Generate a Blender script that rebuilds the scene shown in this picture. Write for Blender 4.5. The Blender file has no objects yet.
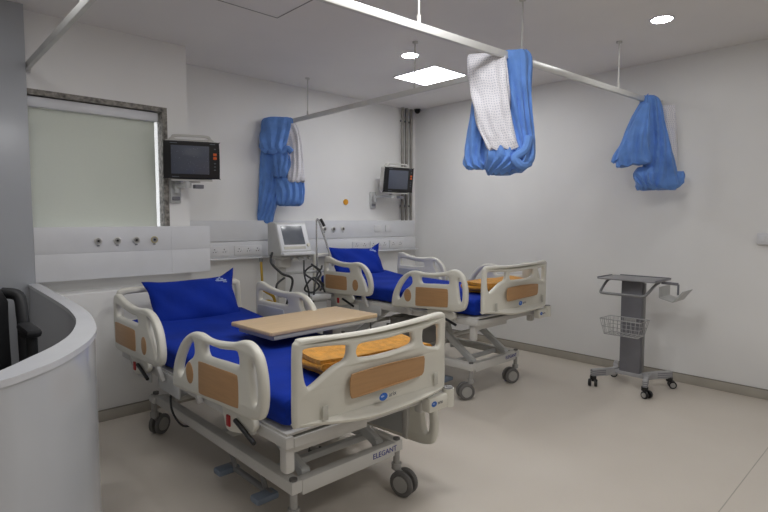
import bpy, bmesh, math, random
from mathutils import Vector, Matrix
PI = math.pi
SC = bpy.context.scene
COL = SC.collection
R = math.radians

# ------------------------------------------------------------------ materials
def lin(c):
    c = c / 255.0
    return c / 12.92 if c <= 0.04045 else ((c + 0.055) / 1.055) ** 2.4
def rgb(c, a=1.0): return (lin(c[0]), lin(c[1]), lin(c[2]), a)

def mat(name, c, rough=0.5, metal=0.0, var=0.06, scale=6.0, bump=0.0, bscale=60.0, spec=0.5, sheen=0.0, stretch=None, emit=0.0, coat=0.0):
    m = bpy.data.materials.new(name); m.use_nodes = True
    nt = m.node_tree; n = nt.nodes; l = nt.links
    b = n['Principled BSDF']
    b.inputs['Roughness'].default_value = rough
    b.inputs['Metallic'].default_value = metal
    b.inputs['Specular IOR Level'].default_value = spec
    if sheen: b.inputs['Sheen Weight'].default_value = sheen
    if coat: b.inputs['Coat Weight'].default_value = coat; b.inputs['Coat Roughness'].default_value = 0.15
    tc = n.new('ShaderNodeTexCoord'); mp = n.new('ShaderNodeMapping')
    l.new(tc.outputs['Object'], mp.inputs['Vector'])
    if stretch: mp.inputs['Scale'].default_value = stretch
    nz = n.new('ShaderNodeTexNoise'); nz.inputs['Scale'].default_value = scale; nz.inputs['Detail'].default_value = 4
    l.new(mp.outputs['Vector'], nz.inputs['Vector'])
    rp = n.new('ShaderNodeValToRGB')
    lo = [max(0, x * (1 - var)) for x in c]; hi = [min(255, x * (1 + var)) for x in c]
    rp.color_ramp.elements[0].position = 0.3; rp.color_ramp.elements[0].color = rgb(lo)
    rp.color_ramp.elements[1].position = 0.7; rp.color_ramp.elements[1].color = rgb(hi)
    l.new(nz.outputs['Fac'], rp.inputs['Fac'])
    l.new(rp.outputs['Color'], b.inputs['Base Color'])
    if bump:
        n2 = n.new('ShaderNodeTexNoise'); n2.inputs['Scale'].default_value = bscale; n2.inputs['Detail'].default_value = 3
        l.new(mp.outputs['Vector'], n2.inputs['Vector'])
        bp = n.new('ShaderNodeBump'); bp.inputs['Strength'].default_value = bump; bp.inputs['Distance'].default_value = 0.01
        l.new(n2.outputs['Fac'], bp.inputs['Height']); l.new(bp.outputs['Normal'], b.inputs['Normal'])
    if emit:
        b.inputs['Emission Color'].default_value = (1, 0.98, 0.95, 1); b.inputs['Emission Strength'].default_value = emit
    return m

M = {}
M['wall'] = mat('wall paint', (236, 235, 233), 0.5, var=0.012, scale=1.5, bump=0.03, bscale=90)
M['wallglossy'] = mat('glossy laminate', (192, 194, 198), 0.15, var=0.012, scale=1.2, spec=0.6)
M['ceil'] = mat('ceiling paint', (240, 237, 234), 0.8, var=0.012, scale=1.2)
M['skirt'] = mat('skirting vinyl', (172, 166, 155), 0.45, var=0.04)
M['skirtline'] = mat('skirting cap', (128, 123, 115), 0.5)
M['panel'] = mat('bedhead panel', (224, 225, 228), 0.35, var=0.01)
M['plastic'] = mat('cream moulded plastic', (222, 219, 207), 0.36, var=0.012)
M['plasticgrey'] = mat('pale grey plastic', (196, 197, 196), 0.4, var=0.02)
M['whitemetal'] = mat('powder coated metal', (205, 203, 198), 0.4, var=0.015)
M['greymetal'] = mat('grey metal', (140, 140, 140), 0.4, 0.5, var=0.05)
M['darkgrey'] = mat('dark grey metal', (120, 120, 126), 0.45, 0.1, var=0.03)
M['alu'] = mat('aluminium', (216, 215, 211), 0.35, 0.2, var=0.03)
M['chrome'] = mat('chrome', (205, 205, 205), 0.22, 0.9, var=0.03)
M['black'] = mat('black plastic', (22, 22, 24), 0.4, var=0.1)
M['rubber'] = mat('grey rubber', (104, 102, 100), 0.55, var=0.05)
M['hub'] = mat('grey wheel hub', (160, 158, 154), 0.45, var=0.04)
M['blue'] = mat('royal blue sheet', (8, 46, 150), 0.85, var=0.07, scale=5, bump=0.25, bscale=14, spec=.25)
M['bluepillow'] = mat('royal blue pillowcase', (8, 45, 150), 0.85, var=0.06, scale=7, bump=0.25, bscale=18, spec=.25)
M['curtain'] = mat('blue curtain cloth', (102, 146, 216), 0.8, var=0.06, scale=9, bump=0.3, bscale=26, sheen=0.15)
M['orange'] = mat('ochre blanket', (208, 146, 50), 0.9, var=0.10, scale=22, bump=0.5, bscale=90, sheen=0.2)
M['wood'] = mat('tan wood laminate', (184, 142, 98), 0.45, var=0.025, scale=7, stretch=(1, 1, 14))
M['tablewood'] = mat('beech laminate', (212, 184, 146), 0.42, var=0.03, scale=5, stretch=(1, 14, 1))
M['frame'] = mat('grey stone jamb', (122, 118, 112), 0.6, var=0.35, scale=30)
M['logoblue'] = mat('logo blue', (40, 100, 185), 0.4)
M['textgrey'] = mat('logo grey', (92, 96, 104), 0.5)
M['textblue'] = mat('lettering blue', (52, 56, 140), 0.5)
M['red'] = mat('red plastic', (170, 32, 36), 0.4)
M['amber'] = mat('amber button', (232, 166, 40), 0.4)
M['orangebtn'] = mat('orange button', (215, 96, 40), 0.4)
M['palegold'] = mat('pale gold ring', (196, 184, 138), 0.4)
M['yellow'] = mat('yellow hose', (206, 170, 60), 0.5)
M['cable'] = mat('dark grey cable', (52, 54, 56), 0.5)
M['print'] = mat('white print', (170, 186, 226), 0.7)
M['pedal'] = mat('blue grey pedal', (120, 132, 148), 0.5)
M['slot'] = mat('slot grey', (190, 188, 178), 0.5)
M['chairblack'] = mat('black chair', (26, 27, 30), 0.6, var=0.1)
M['leather'] = mat('black cushion', (30, 31, 34), 0.55, var=0.1, bump=0.15, bscale=120)
M['switchgrey'] = mat('switch face', (222, 222, 224), 0.35, var=0.01)
M['dot'] = mat('socket pin hole', (66, 66, 68), 0.6)

def floor_mat():
    m = bpy.data.materials.new('beige sheet vinyl'); m.use_nodes = True
    nt = m.node_tree; n = nt.nodes; l = nt.links; b = n['Principled BSDF']
    tc = n.new('ShaderNodeTexCoord')
    n1 = n.new('ShaderNodeTexNoise'); n1.inputs['Scale'].default_value = 0.9; n1.inputs['Detail'].default_value = 5
    n2 = n.new('ShaderNodeTexNoise'); n2.inputs['Scale'].default_value = 160; n2.inputs['Detail'].default_value = 2
    l.new(tc.outputs['Object'], n1.inputs['Vector']); l.new(tc.outputs['Object'], n2.inputs['Vector'])
    r1 = n.new('ShaderNodeValToRGB'); r1.color_ramp.elements[0].position = .35; r1.color_ramp.elements[1].position = .7
    r1.color_ramp.elements[0].color = rgb((203, 194, 182)); r1.color_ramp.elements[1].color = rgb((212, 204, 193))
    l.new(n1.outputs['Fac'], r1.inputs['Fac'])
    mx = n.new('ShaderNodeMixRGB'); mx.blend_type = 'OVERLAY'; mx.inputs['Fac'].default_value = 0.07
    l.new(r1.outputs['Color'], mx.inputs['Color1']); l.new(n2.outputs['Color'], mx.inputs['Color2'])
    l.new(mx.outputs['Color'], b.inputs['Base Color'])
    r2 = n.new('ShaderNodeValToRGB'); r2.color_ramp.elements[0].color = (.30, .30, .30, 1); r2.color_ramp.elements[1].color = (.44, .44, .44, 1)
    l.new(n1.outputs['Fac'], r2.inputs['Fac']); l.new(r2.outputs['Color'], b.inputs['Roughness'])
    b.inputs['Specular IOR Level'].default_value = 0.45
    return m
M['floor'] = floor_mat()

def emis(name, c, s):
    m = bpy.data.materials.new(name); m.use_nodes = True
    nt = m.node_tree; n = nt.nodes
    for x in list(n): n.remove(x)
    e = n.new('ShaderNodeEmission'); e.inputs['Color'].default_value = rgb(c); e.inputs['Strength'].default_value = s
    o = n.new('ShaderNodeOutputMaterial'); nt.links.new(e.outputs[0], o.inputs['Surface'])
    return m
M['lamp'] = emis('lit diffuser', (253, 254, 255), 14.5)
M['lampdown'] = emis('lit downlight lens', (253, 254, 255), 130)
M['lampdim'] = emis('lit dimmer downlight lens', (253, 254, 255), 66)

def mesh_mat():                       # white open-weave heading of the curtains: fine grid from the cloth's own UVs
    m = bpy.data.materials.new('white curtain netting'); m.use_nodes = True
    nt = m.node_tree; n = nt.nodes; l = nt.links; b = n['Principled BSDF']
    uv = n.new('ShaderNodeUVMap'); br = n.new('ShaderNodeTexBrick')
    br.offset = 0; br.inputs['Scale'].default_value = 1.0
    br.inputs['Color1'].default_value = rgb((194, 194, 204)); br.inputs['Color2'].default_value = rgb((200, 200, 210)); br.inputs['Mortar'].default_value = rgb((232, 230, 234))
    br.inputs['Mortar Size'].default_value = 0.004; br.inputs['Brick Width'].default_value = 0.016; br.inputs['Row Height'].default_value = 0.016
    l.new(uv.outputs['UV'], br.inputs['Vector']); l.new(br.outputs['Color'], b.inputs['Base Color'])
    b.inputs['Roughness'].default_value = 0.85
    return m
M['net'] = mesh_mat()

def blind_mat():
    m = bpy.data.materials.new('roller blind cloth'); m.use_nodes = True
    nt = m.node_tree; n = nt.nodes; l = nt.links
    for x in list(n): n.remove(x)
    tc = n.new('ShaderNodeTexCoord'); nz = n.new('ShaderNodeTexNoise'); nz.inputs['Scale'].default_value = 120
    l.new(tc.outputs['Object'], nz.inputs['Vector'])
    rp = n.new('ShaderNodeValToRGB'); rp.color_ramp.elements[0].color = rgb((226, 229, 222)); rp.color_ramp.elements[1].color = rgb((232, 235, 228))
    l.new(nz.outputs['Fac'], rp.inputs['Fac'])
    d = n.new('ShaderNodeBsdfDiffuse'); t = n.new('ShaderNodeBsdfTranslucent'); t.inputs['Color'].default_value = rgb((228, 230, 220))
    l.new(rp.outputs['Color'], d.inputs['Color'])
    mx = n.new('ShaderNodeMixShader'); mx.inputs['Fac'].default_value = 0.3
    l.new(d.outputs[0], mx.inputs[1]); l.new(t.outputs[0], mx.inputs[2])
    o = n.new('ShaderNodeOutputMaterial'); l.new(mx.outputs[0], o.inputs['Surface'])
    return m
M['blind'] = blind_mat()

def glass_mat():
    m = bpy.data.materials.new('window glass'); m.use_nodes = True
    b = m.node_tree.nodes['Principled BSDF']
    b.inputs['Transmission Weight'].default_value = 1.0; b.inputs['Roughness'].default_value = 0.02; b.inputs['IOR'].default_value = 1.45
    return m
M['glass'] = glass_mat()

def screen_mat():
    m = bpy.data.materials.new('dark glossy screen'); m.use_nodes = True
    nt = m.node_tree; n = nt.nodes; l = nt.links; b = n['Principled BSDF']
    tc = n.new('ShaderNodeTexCoord'); vo = n.new('ShaderNodeTexVoronoi'); vo.inputs['Scale'].default_value = 70
    l.new(tc.outputs['Object'], vo.inputs['Vector'])
    rp = n.new('ShaderNodeValToRGB'); rp.color_ramp.elements[0].position = 0.06; rp.color_ramp.elements[0].color = rgb((150, 155, 165))  # pale speckles in the colour stand in for reflections on the glass
    rp.color_ramp.elements[1].position = 0.14; rp.color_ramp.elements[1].color = rgb((88, 93, 106))
    l.new(vo.outputs['Distance'], rp.inputs['Fac']); l.new(rp.outputs['Color'], b.inputs['Base Color'])
    b.inputs['Roughness'].default_value = 0.18
    return m
M['screen'] = screen_mat()
M['screengrey'] = mat('grey touch screen', (100, 104, 112), 0.2, var=0.12, scale=5)

# ------------------------------------------------------------------ mesh builder
def catmull(pts, sub=4, closed=True):
    n = len(pts); out = []
    rng = range(n) if closed else range(n - 1)
    for i in rng:
        if closed: p0, p1, p2, p3 = pts[(i - 1) % n], pts[i], pts[(i + 1) % n], pts[(i + 2) % n]
        else: p0, p1, p2, p3 = pts[max(i - 1, 0)], pts[i], pts[i + 1], pts[min(i + 2, n - 1)]
        for k in range(sub):
            t = k / sub
            out.append(tuple(0.5 * ((2 * b) + (-a + c) * t + (2 * a - 5 * b + 4 * c - d) * t * t + (-a + 3 * b - 3 * c + d) * t ** 3)
                             for a, b, c, d in zip(p0, p1, p2, p3)))
    if not closed: out.append(tuple(pts[-1]))
    return out

class B:
    def __init__(s):
        s.bm = bmesh.new(); s.uv = s.bm.loops.layers.uv.new('UVMap')
    def _xf(s, vs, loc, rot, pivot=None):
        m = Matrix.Translation(Vector(loc))
        if rot is not None:
            m = m @ (rot if isinstance(rot, Matrix) else Matrix.Rotation(rot[2], 4, 'Z') @ Matrix.Rotation(rot[1], 4, 'Y') @ Matrix.Rotation(rot[0], 4, 'X'))
        bmesh.ops.transform(s.bm, matrix=m, verts=vs)
    def box(s, c, size, bev=0.0, rot=None, seg=2):
        r = bmesh.ops.create_cube(s.bm, size=1.0); vs = r['verts']
        bmesh.ops.scale(s.bm, vec=Vector(size), verts=vs)
        if bev > 0:
            es = list({e for v in vs for e in v.link_edges})
            g = bmesh.ops.bevel(s.bm, geom=es, offset=min(bev, min(size) * 0.49), segments=seg, affect='EDGES', profile=0.5)
            vs = list({v for f in g['faces'] for v in f.verts} | {v for v in vs if v.is_valid})
        s._xf(vs, c, rot); return s
    def span(s, a, b, bev=0.0):
        return s.box([(x + y) / 2 for x, y in zip(a, b)], [abs(y - x) for x, y in zip(a, b)], bev)
    def rod(s, p0, p1, r, seg=12, r2=None):
        p0 = Vector(p0); p1 = Vector(p1); d = p1 - p0
        g = bmesh.ops.create_cone(s.bm, cap_ends=True, segments=seg, radius1=r, radius2=r if r2 is None else r2, depth=d.length)
        q = Vector((0, 0, 1)).rotation_difference(d.normalized()).to_matrix().to_4x4()
        bmesh.ops.transform(s.bm, matrix=Matrix.Translation((p0 + p1) / 2) @ q, verts=g['verts']); return s
    def bar(s, p0, p1, w, h, bev=0.004, up=(0, 0, 1)):       # square-section bar
        p0 = Vector(p0); p1 = Vector(p1); d = p1 - p0; L = d.length; x = d.normalized()
        u = Vector(up)
        if abs(x.dot(u)) > 0.98: u = Vector((0, 1, 0))
        y = u.cross(x).normalized(); z = x.cross(y)
        m = Matrix((x, y, z)).transposed().to_4x4()
        return s.box((p0 + p1) / 2, (L, w, h), bev, m)
    def tube(s, pts, r, seg=10, sub=5, closed=False, flat=1.0):
        if sub > 1: pts = catmull([tuple(p) for p in pts], sub, closed)
        pts = [Vector(p) for p in pts]; n = len(pts); rings = []
        prev = None
        for i, p in enumerate(pts):
            a = pts[(i - 1) % n] if closed else pts[max(i - 1, 0)]
            b = pts[(i + 1) % n] if closed else pts[min(i + 1, n - 1)]
            t = (b - a).normalized() if (b - a).length > 1e-9 else Vector((0, 0, 1))
            if prev is None:
                ref = Vector((0, 0, 1)) if abs(t.z) < 0.9 else Vector((1, 0, 0))
                u = t.cross(ref).normalized()
            else: u = (prev - t * prev.dot(t)).normalized()
            prev = u; v = t.cross(u)
            rings.append([s.bm.verts.new(p + u * (r * math.cos(2 * PI * k / seg)) + v * (r * flat * math.sin(2 * PI * k / seg))) for k in range(seg)])
        for i in range(n if closed else n - 1):
            A = rings[i]; C = rings[(i + 1) % n]
            for k in range(seg): s.bm.faces.new((A[k], A[(k + 1) % seg], C[(k + 1) % seg], C[k]))
        if not closed:
            s.bm.faces.new(rings[0][::-1]); s.bm.faces.new(rings[-1])
        return s
    def plate(s, out, holes, th, bev, mapf, sub=4, hsub=None):   # flat moulded plate with rounded edges and openings
        cu = bpy.data.curves.new('tmp', 'CURVE'); cu.dimensions = '2D'; cu.fill_mode = 'BOTH'
        cu.bevel_depth = bev; cu.bevel_resolution = 2; cu.extrude = max(th / 2 - bev, 0.0005); cu.offset = -bev
        for i, pl in enumerate([out] + list(holes)):
            pl = catmull(pl, sub if i == 0 or hsub is None else hsub) if sub > 1 else pl
            sp = cu.splines.new('POLY'); sp.points.add(len(pl) - 1); sp.use_cyclic_u = True
            for q, p in zip(sp.points, pl): q.co = (p[0], p[1], 0, 1)
        ob = bpy.data.objects.new('tmp', cu); COL.objects.link(ob)
        dg = bpy.context.evaluated_depsgraph_get(); dg.update()
        me = bpy.data.meshes.new_from_object(ob.evaluated_get(dg))
        bpy.data.objects.remove(ob); bpy.data.curves.remove(cu)
        b2 = bmesh.new(); b2.from_mesh(me); bpy.data.meshes.remove(me)
        bmesh.ops.remove_doubles(b2, verts=b2.verts, dist=0.00005)
        s.add(b2, mapf); return s
    def text(s, body, size, mapf, th=0.0006, align='CENTER', shear=0):
        cu = bpy.data.curves.new('tmp', 'FONT'); cu.body = body; cu.size = size; cu.align_x = align; cu.align_y = 'CENTER'; cu.extrude = th; cu.shear = shear; cu.resolution_u = 3
        ob = bpy.data.objects.new('tmp', cu); COL.objects.link(ob)
        dg = bpy.context.evaluated_depsgraph_get(); dg.update()
        me = bpy.data.meshes.new_from_object(ob.evaluated_get(dg))
        bpy.data.objects.remove(ob); bpy.data.curves.remove(cu)
        b2 = bmesh.new(); b2.from_mesh(me); bpy.data.meshes.remove(me)
        s.add(b2, mapf); return s
    def add(s, b2, mapf=None):
        mp = {}
        for v in b2.verts: mp[v] = s.bm.verts.new(mapf(*v.co) if mapf else v.co)
        for f in b2.faces:
            try: s.bm.faces.new([mp[v] for v in f.verts])
            except ValueError: pass
        b2.free()
    def loft(s, secs, cap=True, closed=True, uvs=None):
        rings = [[s.bm.verts.new(p) for p in sec] for sec in secs]; n = len(secs[0]); row = 0.0
        for i in range(len(rings) - 1):
            A, C = rings[i], rings[i + 1]; d = (Vector(secs[i + 1][0]) - Vector(secs[i][0])).length; col = 0.0
            for k in range(n if closed else n - 1):
                k2 = (k + 1) % n; w = (Vector(secs[i][k2]) - Vector(secs[i][k])).length
                f = s.bm.faces.new((A[k], A[k2], C[k2], C[k]))
                for lp, q in zip(f.loops, ((col, row), (col + w, row), (col + w, row + d), (col, row + d))): lp[s.uv].uv = q
                col += w
            row += d
        if cap and closed:
            s.bm.faces.new(rings[0][::-1]); s.bm.faces.new(rings[-1])
        return s
    def build(s, name, m, parent=None, smooth=True, angle=38, loc=None, rot=None):
        bmesh.ops.recalc_face_normals(s.bm, faces=s.bm.faces)
        me = bpy.data.meshes.new(name); s.bm.to_mesh(me); s.bm.free()
        me.materials.append(M[m] if isinstance(m, str) else m)
        if smooth:
            me.shade_smooth(); me.set_sharp_from_angle(angle=R(angle))
        o = bpy.data.objects.new(name, me); COL.objects.link(o)
        if parent: o.parent = parent
        if loc: o.location = loc
        if rot: o.rotation_euler = rot
        return o

def build_each(s, name, m, parent=None, **kw):      # every separate piece becomes an object of its own
    bm = s.bm; seen = set(); obs = []
    for v0 in list(bm.verts):
        if v0 in seen: continue
        st = [v0]; seen.add(v0); isl = []
        while st:
            x = st.pop(); isl.append(x)
            for e in x.link_edges:
                y = e.other_vert(x)
                if y not in seen: seen.add(y); st.append(y)
        q = B(); mp = {v: q.bm.verts.new(v.co) for v in isl}
        for f in {f for v in isl for f in v.link_faces}: q.bm.faces.new([mp[v] for v in f.verts])
        obs.append(q.build(name, m, parent, **kw))
    bm.free(); return obs
B.build_each = build_each
def tag(o, label, cat, group=None):
    o['label'] = label; o['category'] = cat
    if group: o['group'] = group
    return o
def thing(name, label, cat, loc=(0, 0, 0), rz=0.0, group=None):
    o = bpy.data.objects.new(name, None); COL.objects.link(o); o.empty_display_size = 0.1
    o.location = loc; o.rotation_euler = (0, 0, rz)
    return tag(o, label, cat, group)
def struct(o): o['kind'] = 'structure'; return o

# ------------------------------------------------------------------ the room
H = 2.775
XR, YB, YW, YG = 4.94, 4.65, 4.20, 4.10      # right wall, back wall, window wall, glossy wall
XL, YF = -2.6, -3.2
struct(B().span((XL - .1, YF - .1, -.1), (XR + .1, YB + .1, 0)).build('floor', 'floor'))
struct(B().span((XL - .1, YF - .1, H), (XR + .1, YB + .1, H + .1)).build('ceiling', 'ceil'))
struct(B().span((1.80, YB, 0), (XR, YB + .1, H)).build('wall_back', 'wall'))
struct(B().span((XR, YF, 0), (XR + .1, YB + .1, H)).build('wall_right', 'wall'))
w = B()
w.span((.62, YW, 2.265), (1.80, YB, H)); w.span((1.635, YW, 1.15), (1.80, YB, 2.265)); w.span((.62, YW, 0), (1.80, YB, 1.15))
struct(w.build('wall_window', 'wall'))
struct(B().span((.705, 3.955, 0), (1.79, YW, .905), .004).build('wall_ledge', 'wall'))
struct(B().span((XL, YG, 0), (.705, YB, H), .003).build('wall_left', mat('grey laminate wall lining', (174, 177, 182), .26, var=.012, scale=1.2, spec=.6)))
struct(B().span((XL - .1, YF, 0), (XL, YB, H)).build('wall_far', 'wall'))
struct(B().span((XL, YF - .1, 0), (XR, YF, H)).build('wall_front', 'wall'))
def skirt(name, a, b, nrm):
    k = B(); k.span(a, b, .003)
    o = struct(k.build(name, 'skirt'))
    c = B(); a2 = list(a); b2 = list(b); a2[2] = b[2]; b2[2] = b[2] + .006; c.span(a2, b2)
    c.build('cap_strip', 'skirtline', o)
skirt('baseboard_right', (XR - .012, YF, 0), (XR, YB - .012, .075), 0)
skirt('baseboard_back', (1.80, YB - .012, 0), (XR, YB, .075), 0)
skirt('baseboard_left', (.71, 3.943, 0), (1.795, 3.955, .075), 0)
struct(B().span((2.0, .669, 0), (XR - .02, .673, .0010)).build('trim_1', 'skirt'))      # welded floor seam

# window with its roller blind
wf = B(); wf.span((1.60, YW - .004, 1.352), (1.637, YW + .10, 2.27)); wf.span((.706, YW - .004, 2.235), (1.60, YW + .10, 2.27))
win = struct(wf.build('window_1', 'frame'))
B().span((.70, YW + .18, 1.15), (1.64, YW + .186, 2.27)).build('pane', 'glass', win)
gf = B(); gf.span((.70, YW + .16, 2.19), (1.6, YW + .2, 2.27)); gf.build('sash', 'whitemetal', win)
bl = thing('roller_blind', 'pale roller blind drawn down over the window behind the nurse counter', 'blind', (1.13, YW + .06, 2.2))
B().box((0, -.01, -.005), (.90, .05, .07), .01).build('headbox', 'panel', bl)
B().box((-.0, .012, -.42), (.868, .002, .86)).build('blind_cloth', 'blind', bl)

# ------------------------------------------------------------------ ceiling fittings
def downlight(x, y, label, lens='lampdown'):
    t = thing('downlight', label, 'ceiling light', (x, y, H), group='round recessed ceiling lights')
    k = B()
    prof = [(.066, -.006), (.075, -.007), (.080, -.001), (.080, .002), (.066, .002)]
    k.loft([[(r * math.cos(2 * PI * i / 32), r * math.sin(2 * PI * i / 32), z) for i in range(32)] for r, z in prof + [prof[0]]], cap=False)
    k.build('trim_ring', 'panel', t)
    B().rod((0, 0, -.004), (0, 0, .001), .066, 32).build('diffuser', lens, t)
downlight(3.253, 3.126, 'lit round recessed downlight next to the square ceiling panel light')
downlight(3.938, 1.392, 'lit round recessed downlight alone above the right-hand wall and trolley', 'lampdim')
pl = thing('panel_light', 'bright square recessed panel light in the ceiling', 'ceiling light', (3.89, 3.44, H))
k = B(); s_ = .27
for a, b in (((-s_, -s_), (s_, -s_ + .012)), ((-s_, s_ - .012), (s_, s_)), ((-s_, -s_ + .012), (-s_ + .012, s_ - .012)), ((s_ - .012, -s_ + .012), (s_, s_ - .012))):
    k.span((a[0], a[1], -.006), (b[0], b[1], .001))
k.build('frame', 'panel', pl)
B().span((-s_ + .012, -s_ + .012, -.004), (s_ - .012, s_ - .012, .001)).build('diffuser', 'lamp', pl)
k = B(); x0, x1, y0, y1 = 1.45, 2.01, 2.62, 3.185
h = thing('ceiling_hatch', 'square access hatch set flush in the ceiling above the front bed', 'hatch', ((x0 + x1) / 2, (y0 + y1) / 2, H))
hx, hy = (x1 - x0) / 2, (y1 - y0) / 2
B().span((-hx + .008, -hy + .008, -.003), (hx - .008, hy - .008, .001), .001).build('hatch_panel', 'ceil', h)
for a, b in (((-hx, -hy), (hx, -hy + .006)), ((-hx, hy - .006), (hx, hy)), ((-hx, -hy + .006), (-hx + .006, hy - .006)), ((hx - .006, -hy + .006), (hx, hy - .006))):
    k.span((a[0], a[1], -.004), (b[0], b[1], .001))
k.build('hatch_frame', mat('hatch joint', (150, 147, 144), .8), h)
cm = thing('security_camera', 'small black dome camera under the ceiling in the room corner', 'camera', (4.88, 4.56, H))
k = B(); k.rod((0, 0, -.012), (0, 0, 0), .04, 20); k.build('base_plate', 'black', cm)
k = B(); bmesh.ops.create_uvsphere(k.bm, u_segments=16, v_segments=10, radius=.034); bmesh.ops.translate(k.bm, vec=(0, 0, -.022), verts=k.bm.verts); k.build('dome', 'black', cm)

# ------------------------------------------------------------------ curtain tracks
ZT = 2.40
def track(p0, p1, hang, label, flange=None):
    t = thing('curtain_track', label, 'curtain track', (p0[0], p0[1], 0), group=None)
    d = Vector((p1[0] - p0[0], p1[1] - p0[1], 0))
    B().bar((0, 0, ZT), (d.x, d.y, ZT), .026, .042, .003).build('rail', 'alu', t)
    for f in hang:
        q = d * f
        r = B().rod((q.x, q.y, ZT + .015), (q.x, q.y, H), .006, 10).build('hanger_rod', 'whitemetal', t)
        kk = B(); kk.rod((q.x, q.y, ZT + .015), (q.x, q.y, ZT + .06), .011, 12); kk.rod((q.x, q.y, H - .012), (q.x, q.y, H), .022, 16); kk.build_each('collar', 'whitemetal', r)
    if flange:
        q = d * flange[0]; nn = Vector(flange[1])
        B().bar(q + Vector((0, 0, ZT)) - nn * .014, q + Vector((0, 0, ZT)), .05, .06, .004).build('wall_flange', 'whitemetal', t)
track((.80, 2.005), (4.93, 1.735), [(2.065 - .8) / 4.13, (2.95 - .8) / 4.13, (4.185 - .8) / 4.13], 'long aluminium curtain track on rods crossing the room to the bare wall', (1.0, (1, 0, 0)))
track((3.045, 1.885), (3.045, 4.648), [.357, .875], 'aluminium curtain track between the two beds ending at the back wall', (1.0, (0, 1, 0)))
track((.722, .6), (.722, 4.196), [.2, .62], 'aluminium curtain track ending above the window', (1.0, (0, 1, 0)))

# ------------------------------------------------------------------ hanging curtains
from mathutils import noise
USH = 0.0
def bundle(bld, org, rv, stations, ripples=5, amp=.28, ph=0.0, sub=9, seg=72, zj=0.0, slant=0.0):
    """gathered cloth: a flattened roll with sharp pleats that wander and break into creases along its length"""
    fv = Vector((-rv.y, rv.x, 0))
    st = catmull(stations, sub, False); secs = []
    n = len(st)
    for i, (u, z, hw, dp, dv) in enumerate(st):
        f = i / (n - 1); sec = []; fl = min(1, .35 + f * 2.0)
        for k in range(seg):
            t = 2 * PI * k / seg
            c_, s_ = math.cos(t), math.sin(t)
            w = (ripples * t / PI + ph + .55 * math.sin(f * 4.1 + ph * 3) + .3 * math.sin(2 * t + f * 5)) % 1.0
            tri = (abs(w - .5) * 4 - 1)                           # sharp-edged pleat, -1 .. 1
            q = 2.6; r_ = (abs(c_) ** q + abs(s_) ** q) ** (-1 / q)
            nz = noise.noise(Vector((u * 9 + c_ * 1.5, z * 8, s_ * 1.5 + ph * 7)))
            nz2 = noise.noise(Vector((c_ * 4, z * 22, s_ * 4 + ph * 3)))
            dd = dp * r_ * s_ * (1 + amp * .75 * tri * fl) + (.016 * nz + .006 * nz2) * fl
            uu = u + USH + hw * r_ * c_ * (1 + .05 * tri * fl + .07 * nz)
            zz = z + zj * math.sin(2 * t + ph) + slant * c_ + .010 * tri * fl * (1 if i > n - 8 else .3)
            sec.append(Vector(org) + rv * uu + fv * (dv + dd) + Vector((0, 0, zz)))
        secs.append(sec)
    bld.loft(secs)
def rvec(x, y):
    L = math.hypot(x, y); return Vector((y / L, -x / L, 0))
# stations: across, height, half width, half depth, depth offset (+ = away from the viewer's side)
# curtain hung over the long track near the middle of the room
USH = -.05
o = (2.80, 1.893, 0); rv = rvec(2.8, 1.89)
c = thing('privacy_curtain', 'blue curtain with white netting front looped over the track at mid room', 'curtain', o, group=None)
k = B()
bundle(k, (0, 0, 0), rv, [(.11, 2.428, .075, .025, .0), (.125, 2.38, .09, .05, .02), (.14, 2.2, .075, .06, .03), (.162, 2.0, .068, .06, .02), (.18, 1.86, .062, .06, .01), (.16, 1.76, .075, .06, 0), (.10, 1.70, .07, .04, 0)], 5, .3, .4)
bundle(k, (0, 0, 0), rv, [(.05, 1.90, .085, .02, -.02), (.055, 1.86, .105, .045, -.03), (.07, 1.78, .125, .06, -.02), (.055, 1.72, .11, .05, 0), (.03, 1.685, .07, .03, .01)], 6, .3, 1.2)
bundle(k, (0, 0, 0), rv, [(-.04, 2.40, .06, .02, .05), (-.06, 2.2, .075, .04, .06), (-.085, 1.95, .085, .05, .07), (-.10, 1.82, .09, .05, .07), (-.09, 1.75, .10, .045, .06), (-.07, 1.725, .09, .02, .05)], 5, .35, 2.2)
k.tube([rv * .14 + Vector((0, 0, 1.9)) + Vector((-.02, -.03, 0)), rv * .11 + Vector((-.04, -.05, 1.82)), rv * .05 + Vector((-.05, -.06, 1.775)), rv * .09 + Vector((-.04, -.05, 1.73)), rv * .14 + Vector((0, -.02, 1.75))], .028, 10, 6)
k.build('blue_fabric', 'curtain', c, angle=35)
k = B()
bundle(k, (0, 0, 0), rv, [(-.055, 2.415, .105, .012, -.03), (-.052, 2.36, .115, .026, -.045), (-.035, 2.2, .115, .032, -.055), (-.008, 2.0, .105, .032, -.06), (.035, 1.88, .098, .03, -.065), (.05, 1.83, .092, .02, -.065)], 4, .25, .3)
k.build('white_netting', 'net', c, angle=70)
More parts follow.
